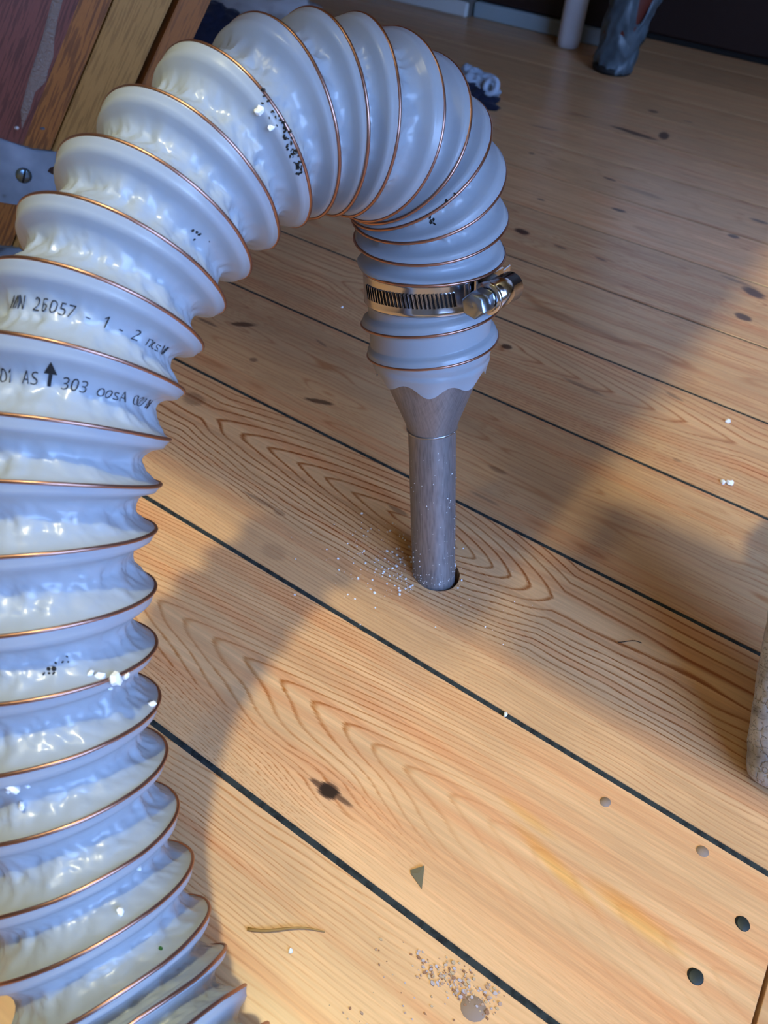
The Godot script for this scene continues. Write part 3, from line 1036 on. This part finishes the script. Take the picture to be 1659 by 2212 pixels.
func base_r(s: float) -> float:
	var r := lerpf(0.0495, 0.0520, smoothstep(0.62, 0.80, s))
	if s < 0.13:
		r = lerpf(0.0470, 0.0495, smoothstep(0.05, 0.13, s))
	if s < 0.062:
		r = lerpf(0.0395, 0.0470, smoothstep(0.030, 0.062, s))
	return r


func squeeze(s: float) -> float:
	return smoothstep(0.0835, 0.0885, s) * (1.0 - smoothstep(0.1105, 0.1155, s))


func film_r(s: float, th: float) -> float:
	var u := turn_at(s) - (th - TH0) / TAU
	var turn := floorf(u)
	u -= turn
	var dip := 0.0
	if u < 0.20:
		dip = 0.0012 * smoothstep(0.05, 0.20, u)
	elif u < 0.23:
		dip = lerpf(0.0012, 0.0030, (u - 0.20) / 0.03)
	else:
		var k := (u - 0.23) / 0.77
		dip = 0.0030 * (1.0 - k) + 0.0088 * pow(sin(PI * pow(k, 0.8)), 0.9)
	dip -= 0.0012 * exp(-pow(minf(u, 1.0 - u) / 0.055, 2.0))
	var k2 := clampf((u - 0.2) * 3.0, 0, 1) * clampf((1.0 - u) * 6.0, 0, 1)
	var a := th * 2.6
	var wr := nz.get_noise_3d(cos(th) * 3.0 + turn * 3.7, sin(th) * 3.0, s * 55.0) * 0.0024 + absf(nz.get_noise_3d(cos(th) * 7.0, sin(th) * 7.0 + turn * 2.1, s * 120.0)) * -0.0022 + 0.0004
	if s < 0.13:
		wr *= 0.2
		dip *= 0.8
	dip -= wr * k2
	if s < 0.056:
		dip = dip * smoothstep(0.042, 0.056, s) + 0.0012 * (0.5 + 0.5 * sin(8 * th)) * (1.0 - smoothstep(0.034, 0.054, s))
	var r := base_r(s)
	r = lerpf(r - dip, 0.0437, squeeze(s))
	return maxf(r, minf(0.0428, 0.0219 + (s + 0.005) * 0.378)) if s < 0.116 else r


func hose_at(s: float, th: float, r: float) -> Vector3:
	var f := clampf(s / hlen * (HN - 1), 0, HN - 1.001)
	var i := int(f)
	var w := f - i
	var u := hu[i].lerp(hu[i + 1], w)
	var v := hv[i].lerp(hv[i + 1], w)
	return hd[i].lerp(hd[i + 1], w) + (u * cos(th) + v * sin(th)) * r


func cut_s(th: float) -> float:
	return 0.0350 + 0.0034 * sin(8 * th + 0.6) + 0.0015 * sin(3 * th + 1.0)


func hose() -> void:
	hose_path()
	var t := thing("suction_hose", "corrugated translucent plastic hose with a copper wire spiral arching over the floor", "hose", Vector3.ZERO)
	# one film sheet whose rows follow the spiral
	var per := 22
	var seg := 150
	var last := int(turn_at(hlen)) + 1
	var r0 := -3 * per
	var r1 := last * per
	var v := PackedVector3Array()
	var ix := PackedInt32Array()
	for i in range(r0, r1 + 1):
		for j in seg + 1:
			var th := TAU * j / seg - PI
			var s := clampf(s_at(float(i) / per + (th - TH0) / TAU), cut_s(th), hlen - 0.001)
			v.append(hose_at(s, th, film_r(s, th)))
	var w := seg + 1
	for i in r1 - r0:
		for j in seg:
			var a := i * w + j
			var b := a + w
			if v[a].distance_squared_to(v[b]) < 1e-12 and v[a + 1].distance_squared_to(v[b + 1]) < 1e-12:
				continue
			ix.append_array([a, b, a + 1, a + 1, b, b + 1])
	# smooth normals, shared across the seam
	var nr := PackedVector3Array()
	nr.resize(v.size())
	for k in range(0, ix.size(), 3):
		var c := (v[ix[k + 2]] - v[ix[k]]).cross(v[ix[k + 1]] - v[ix[k]])
		for q in 3:
			nr[ix[k + q]] += c
	for i in r1 - r0 + 1 - per:
		var a := i * w + seg
		var b := (i + per) * w
		var c := nr[a] + nr[b]
		nr[a] = c
		nr[b] = c
	for k in nr.size():
		nr[k] = nr[k].normalized()
	var arr := []
	arr.resize(Mesh.ARRAY_MAX)
	arr[Mesh.ARRAY_VERTEX] = v
	arr[Mesh.ARRAY_NORMAL] = nr
	arr[Mesh.ARRAY_INDEX] = ix
	var am := ArrayMesh.new()
	am.add_surface_from_arrays(Mesh.PRIMITIVE_TRIANGLES, arr)
	part("hose_film", am, M.film, t)
	# the copper wire
	var pts := []
	var n := last * 90
	for k in n:
		var ph := k / 90.0 - 0.9
		var th := TH0 + TAU * ph
		# the wire passes th at phase ph: turn_at(s) = ph exactly there
		var s := s_at(ph)
		if s > hlen - 0.01:
			break
		pts.append(hose_at(s, th, lerpf(base_r(s) + 0.0005, 0.0425, squeeze(s))))
	part("copper_wire", tube(pts, 0.00098, 8), M.copper, t)
	print_line(t, "MN 26057 - 1 - 2 ncsM", 0.4435, 1.22, 0.0066)
	print_line(t, "301 AS", 0.4725, 1.16, 0.0066)
	print_line(t, "303 oosA 000M", 0.4725, 0.385, 0.0066)
	arrow(t, 0.4725, 0.59, 0.0038)
	# dirt caught behind the film
	var dm := MultiMesh.new()
	dm.transform_format = MultiMesh.TRANSFORM_3D
	dm.mesh = crumb(0.0009, 0.4, 0.8)
	var spots := []
	for d in [[0.309, 0.34, 4], [0.3085, 0.2, 5], [0.3085, 0.09, 12], [0.308, -0.076, 14], [0.308, -0.25, 16], [0.3075, -0.41, 16], [0.179, -0.586, 10], [0.172, -0.75, 10], [0.166, -0.93, 10], [0.591, 0.245, 5], [0.379, -0.248, 5], [0.588, 0.138, 4]]:
		for k in d[2]:
			spots.append([d[0] + rng.randfn() * 0.0012, d[1] + rng.randfn() * 0.05])
	dm.instance_count = spots.size()
	for k in spots.size():
		var p := hose_at(spots[k][0], spots[k][1], film_r(spots[k][0], spots[k][1]) + 0.0001)
		dm.set_instance_transform(k, Transform3D(Basis(Vector3(1, rng.randf(), rng.randf()).normalized(), rng.randf() * 6).scaled(Vector3.ONE * (0.5 + rng.randf())), p))
	var di := MultiMeshInstance3D.new()
	di.name = "dirt"
	di.multimesh = dm
	di.material_override = M.dirt
	t.add_child(di, true)
	di.set_meta("kind", "stuff")


func print_line(t: Node3D, words: String, s0: float, th0: float, size: float) -> void:
	var tm := TextMesh.new()
	var f := SystemFont.new()
	f.font_names = PackedStringArray(["Droid Sans Mono"])
	tm.font = f
	tm.font_size = 32
	tm.pixel_size = 1.0 / 32.0
	tm.depth = 0.02
	tm.text = words
	tm.horizontal_alignment = HORIZONTAL_ALIGNMENT_LEFT
	var a := tm.surface_get_arrays(0)
	bend(t, a[Mesh.ARRAY_VERTEX], a[Mesh.ARRAY_INDEX], s0, th0, size)


func bend(t: Node3D, v: PackedVector3Array, index: Variant, s0: float, th0: float, size: float) -> void:
	var out := PackedVector3Array()
	for p in v:
		var th := th0 - p.x * size * 1.02 / 0.0435
		var s := s0 + (th - 0.9) * 0.0045 - p.y * size
		out.append(hose_at(s, th, film_r(s, th) + 0.00035 + p.z * 0.0005))
	var st := begin()
	var ii: PackedInt32Array = index if index != null else PackedInt32Array(range(v.size()))
	for k in ii:
		st.add_vertex(out[k])
	var mat: StandardMaterial3D = M.ink
	mat.cull_mode = BaseMaterial3D.CULL_DISABLED
	part("printed_lettering", finish(st), mat, t)


func arrow(t: Node3D, s0: float, th0: float, size: float) -> void:
	var o := [Vector2(-0.22, -1.1), Vector2(0.22, -1.1), Vector2(0.22, 0.1), Vector2(0.75, 0.1), Vector2(0, 1.15), Vector2(-0.75, 0.1), Vector2(-0.22, 0.1)]
	var v := PackedVector3Array()
	for p in o:
		v.append(Vector3(p.x + 1.0, p.y + 0.6, 0))
	bend(t, v, PackedInt32Array([0, 1, 2, 0, 2, 6, 5, 3, 4]), s0, th0, size)


# ------------------------------------------------------------------ hose clamp
func clamp_ring() -> void:
	var sc := 0.0995
	var c := hose_at(sc, 0, 0.0)
	var x := (hose_at(sc, 0.0, 1.0) - c).normalized()
	var z0 := (hose_at(sc, PI / 2, 1.0) - c).normalized()
	var y := z0.cross(x).normalized()
	var t := thing("hose_clamp", "shiny steel worm-drive hose clamp tightened round the end of the hose", "clamp", c)
	# local axes: x towards th = 0, y along the hose, -z towards growing th
	if y.y < 0:
		y = -y
	t.basis = Basis(x, y, x.cross(y))
	var sg := signf(t.basis.z.dot(z0))
	var rb := 0.0447
	part("band", lathe([Vector2(rb - 0.0008, -0.0105), Vector2(rb, -0.0108), Vector2(rb + 0.0007, -0.0098), Vector2(rb + 0.0003, -0.008), Vector2(rb + 0.0003, 0.008), Vector2(rb + 0.0007, 0.0098), Vector2(rb, 0.0108), Vector2(rb - 0.0008, 0.0105)], 96), M.bright, t)
	# slanted thread slots pressed into the band
	for k in 26:
		var th := -0.66 - k * 0.060
		var o := part("slot", box_mesh(Vector3(-0.0007, -0.0046, -0.00062), Vector3(0.0009, 0.0046, 0.00062)), M.dark_slot, t)
		var a := th * sg
		o.position = Vector3(cos(a) * (rb + 0.0001), 0, sin(a) * (rb + 0.0001))
		o.basis = Basis(Vector3.UP, -a) * Basis(Vector3.RIGHT, 0.18)
		var e := part("slot_ridge", box_mesh(Vector3(-0.0007, -0.0046, -0.00028), Vector3(0.0013, 0.0046, 0.00028)), M.bright, t)
		var a2 := (th + 0.024) * sg
		e.position = Vector3(cos(a2) * (rb + 0.0001), 0, sin(a2) * (rb + 0.0001))
		e.basis = Basis(Vector3.UP, -a2) * Basis(Vector3.RIGHT, 0.18)
	# screw housing: a half pipe over a saddle, its axis along the band
	var th_h := -0.02
	var ah := th_h * sg
	var er := Vector3(cos(ah), 0, sin(ah))
	var et := Vector3(-sin(ah), 0, cos(ah)) * sg      # towards growing th
	var hb := Basis(er, et, er.cross(et))             # local x out, y along the screw
	var hous := begin(true)
	var hr := 0.0098
	var segs := 24
	for q in 2:
		for i in 2:
			for j in segs + 1:
				var a := -1.9 + 3.8 * j / segs
				var r := hr if q == 0 else hr - 0.0012
				hous.add_vertex(hb * Vector3(cos(a) * r, (i - 0.5) * 0.030, sin(a) * r))
	for q in 2:
		for j in segs:
			var a := q * 2 * (segs + 1) + j
			var b := a + segs + 1
			for k in ([a, a + 1, b, b, a + 1, b + 1] if q == 0 else [a, b, a + 1, a + 1, b, b + 1]):
				hous.add_index(k)
	for i in 2:
		for j in segs:
			var a := i * (segs + 1) + j
			var b := a + 2 * (segs + 1)
			for k in ([a, b, a + 1, a + 1, b, b + 1] if i == 0 else [a, a + 1, b, b, a + 1, b + 1]):
				hous.add_index(k)
	hous.generate_normals()
	var bm: StandardMaterial3D = M.bright.duplicate()
	bm.cull_mode = BaseMaterial3D.CULL_DISABLED
	var hc := er * (rb + 0.0090)
	var ho := part("screw_housing", hous.commit(), bm, t)
	ho.position = hc
	# flared collar of the housing and the saddle under it
	var col := part("housing_collar", lathe([Vector2(0.0075, -0.002), Vector2(0.0104, -0.0018), Vector2(0.0109, 0.0), Vector2(0.0098, 0.0022), Vector2(0.0075, 0.002)], 32), M.bright, t)
	col.basis = hb
	col.position = hc - et * 0.015
	var sad := part("saddle", bevel_box(Vector3(-0.0014, -0.017, -0.0115), Vector3(0.0014, 0.018, 0.0115), 0.0008), M.bright, t)
	sad.basis = hb
	sad.position = er * (rb + 0.0012)
	var tongue := part("band_end", bevel_box(Vector3(-0.0008, 0.0, -0.0085), Vector3(0.0008, 0.022, 0.0085), 0.0006), M.bright, t)
	tongue.basis = hb * Basis(Vector3.BACK, 0.18)
	tongue.position = er * (rb + 0.0018) + et * 0.013
	var scr := part("screw", lathe([Vector2(0.0001, -0.018), Vector2(0.0066, -0.018), Vector2(0.0066, 0.016), Vector2(0.0001, 0.016)], 24), M.zinc, t)
	scr.basis = hb
	scr.position = hc
	var hex := lathe([Vector2(0.0001, -0.0065), Vector2(0.0070, -0.0075), Vector2(0.0086, -0.0060), Vector2(0.0086, 0.0065), Vector2(0.0001, 0.0065)], 6)
	var hx := begin()
	hx.append_from(hex, 0, Transform3D.IDENTITY)
	hx.deindex()
	hx.set_smooth_group(-1)
	hx.generate_normals()
	var hd_ := part("hex_head", hx.commit(), M.zinc, t)
	hd_.basis = hb * Basis(Vector3.UP, 0.35)
	hd_.position = hc - et * 0.0265


# ------------------------------------------------------------------ crumbs, dust, chips, splinters
func debris() -> void:
	# crumbs of insulation lying on the hose
	var heaps := [[0.594, -0.10, 0.0018, "white insulation crumb on the hose, left one of the clump on its lower bend"], [0.5975, -0.262, 0.0044, "largest white insulation crumb of the clump on the hose"], [0.598, -0.40, 0.0022, "white insulation crumb on the hose, right of the largest one"], [0.5955, -0.17, 0.0026, "white insulation crumb touching the largest one on the hose"], [0.603, -0.27, 0.0014, "small white insulation crumb just below the clump on the hose"], [0.641, 0.676, 0.0036, "white insulation crumb on the hose at the left edge, largest there"], [0.643, 0.774, 0.0018, "white insulation crumb at the very left edge of the hose"], [0.651, 0.68, 0.0022, "white insulation crumb lowest of those at the left edge of the hose"], [0.642, 0.574, 0.0014, "small white insulation crumb right of the left-edge clump"], [0.623, -0.889, 0.0024, "white insulation crumb caught in a groove at the hose's right side"], [0.717, -0.024, 0.0024, "single flat white crumb on a low ridge of the hose"], [0.703, -0.363, 0.0018, "small white crumb near the right side of the lower hose"], [0.314, 0.208, 0.0030, "bright white chip on top of the hose arch beside a dark dirt streak"], [0.313, 0.03, 0.0018, "small white chip below the bright one on the hose arch"]]
	for h in heaps:
		var o := solo("insulation_crumb", crumb(h[2], 0.6, 0.6), M.foam, h[3], "crumb", "insulation crumbs on the hose")
		o.position = hose_at(h[0], h[1], film_r(h[0], h[1]) + h[2] * 0.3)
		o.rotation = Vector3(rng.randf() * 6, rng.randf() * 6, rng.randf() * 6)
	var gl := solo("green_fleck", crumb(0.0012, 0.5, 0.5), plain(Color(0.10, 0.32, 0.10), 0.8), "tiny green fleck on a low ridge of the hose", "fleck")
	gl.position = hose_at(0.7466, -0.306, film_r(0.7466, -0.306) + 0.0004)
	# single crumbs on the floor
	for c in [[-0.065, -0.313, 0.0022, "white crumb on the dark joint in front of the nozzle"], [-0.094, -0.100, 0.0017, "greyish white round crumb on the board at the lower hose"], [-0.005, -0.679, 0.0042, "pale crumb right one of a touching pair near the right edge"], [-0.011, -0.676, 0.0032, "pale crumb left one of a touching pair near the right edge"], [-0.037, -0.780, 0.0034, "single pale crumb beyond the pair near the right edge"], [-0.499, -0.697, 0.0016, "tiny white crumb on the floor left of the hose clamp"], [-0.19, -0.36, 0.0015, "white crumb lying close in front of the nozzle"]]:
		var o := solo("floor_crumb", crumb(c[2], 0.7, 0.5), M.foam, c[3], "crumb")
		o.position = Vector3(c[0], c[2] * 0.45, c[1])
		o.rotation.y = rng.randf() * 6
	var tw := plain(Color(0.42, 0.38, 0.28), 0.8)
	var flake := begin()
	var fp := [Vector3(-0.006, 0.0004, 0.0035), Vector3(-0.0045, 0.0022, -0.0055), Vector3(-0.002, 0.0014, 0.0), Vector3(0.007, 0.0005, 0.0018), Vector3(-0.004, 0.0008, 0.0042)]
	oriented(flake, [fp[0], fp[1], fp[2]], Vector3.UP)
	oriented(flake, [fp[2], fp[1], fp[3]], Vector3.UP)
	oriented(flake, [fp[0], fp[2], fp[4]], Vector3.UP)
	oriented(flake, [fp[2], fp[3], fp[4]], Vector3.UP)
	oriented(flake, [fp[0] * Vector3(1, 0, 1), fp[1] * Vector3(1, 0, 1), fp[3] * Vector3(1, 0, 1), fp[4] * Vector3(1, 0, 1)], Vector3.DOWN)
	for e in [[0, 1], [1, 3], [3, 4], [4, 0]]:
		var a: Vector3 = fp[e[0]]
		var b: Vector3 = fp[e[1]]
		oriented(flake, [a, b, b * Vector3(1, 0, 1), a * Vector3(1, 0, 1)], (a + b) * Vector3(1, 0, 1))
	var fo := solo("wood_flake", finish(flake), tw, "grey-green torn wood flake lying on the bright middle board", "wood flake")
	fo.position = Vector3(-0.055, 0.0002, -0.179)
	fo.rotation.y = -0.55
	var sp := []
	for k in 12:
		var f := k / 11.0
		sp.append(Vector3(-0.122 + 0.038 * f, 0.0009 + 0.0012 * sin(f * 3.1), -0.0945 - 0.026 * f + 0.0012 * sin(f * 7)))
	solo("wood_splinter", tube(sp, 0.0011, 7, 0.35), plain(Color(0.62, 0.47, 0.24), 0.7), "long pale wood splinter on the board beside the lower hose", "splinter")
	var cu := []
	for k in 10:
		var f := k / 9.0
		cu.append(Vector3(-0.022 + 0.016 * f, 0.0006, -0.428 + 0.0016 * cos(f * 5.0) - 0.010 * f))
	solo("wire_scrap", tube(cu, 0.00035, 6), plain(Color(0.16, 0.14, 0.12), 0.7), "thin dark curled scrap on the board right of the nozzle", "scrap")
	# dust fanned out round the nozzle: more than anyone could count
	var dust := MultiMesh.new()
	dust.transform_format = MultiMesh.TRANSFORM_3D
	dust.mesh = crumb(0.0008, 0.6, 0.6)
	dust.instance_count = 420
	for k in 420:
		var a := rng.randf_range(2.0, 4.6) if k > 60 else rng.randf() * TAU
		var d := 0.0225 + absf(rng.randfn()) * 0.045
		var p := HOLE + Vector2(cos(a) * d * 0.9 - 0.004, -sin(a) * d * 0.55 + (0.012 if k > 60 else 0.0))
		if p.distance_to(HOLE) < 0.0215:
			p = HOLE + (p - HOLE).normalized() * 0.0225
		var s := 0.25 + 1.6 * pow(rng.randf(), 4.0)
		dust.set_instance_transform(k, Transform3D(Basis(Vector3.UP, rng.randf() * 6).scaled(Vector3(s, s, s)), Vector3(p.x, 0.0003 * s, p.y)))
	var dn := MultiMeshInstance3D.new()
	dn.name = "insulation_dust"
	dn.multimesh = dust
	dn.material_override = M.foam
	add_child(dn)
	tag(dn, "fine white insulation dust scattered on the floor round the nozzle", "dust", "", "stuff")
	# scraped-up sawdust on the nearest board
	var chips := MultiMesh.new()
	chips.transform_format = MultiMesh.TRANSFORM_3D
	chips.use_colors = true
	chips.mesh = crumb(0.0011, 0.55, 0.7)
	chips.instance_count = 300
	for k in 300:
		var f := rng.randf()
		var c := Vector2(-0.026, -0.139).lerp(Vector2(0.014, -0.146), f)
		c += Vector2(rng.randfn() * 0.006, rng.randfn() * 0.004)
		if k % 5 == 0:
			c = Vector2(rng.randf_range(-0.06, 0.02), rng.randf_range(-0.145, -0.085))
		c.y = maxf(c.y, -0.1525)
		var s := 0.35 + 1.1 * rng.randf() * rng.randf()
		chips.set_instance_transform(k, Transform3D(Basis(Vector3(rng.randf() * 0.4, 1, 0).normalized(), rng.randf() * 6).scaled(Vector3(s * 1.4, s, s)), Vector3(c.x, 0.0004 * s, c.y)))
		chips.set_instance_color(k, [Color(0.30, 0.15, 0.08), Color(0.42, 0.28, 0.20), Color(0.45, 0.38, 0.38), Color(0.5, 0.36, 0.22)][k % 4])
	var cm := plain(Color(1, 1, 1), 0.9)
	cm.vertex_color_use_as_albedo = true
	var cn := MultiMeshInstance3D.new()
	cn.name = "wood_chips"
	cn.multimesh = chips
	cn.material_override = cm
	add_child(cn)
	tag(cn, "brown and grey wood chips strewn on the nearest board at the bottom", "wood chips", "", "stuff")
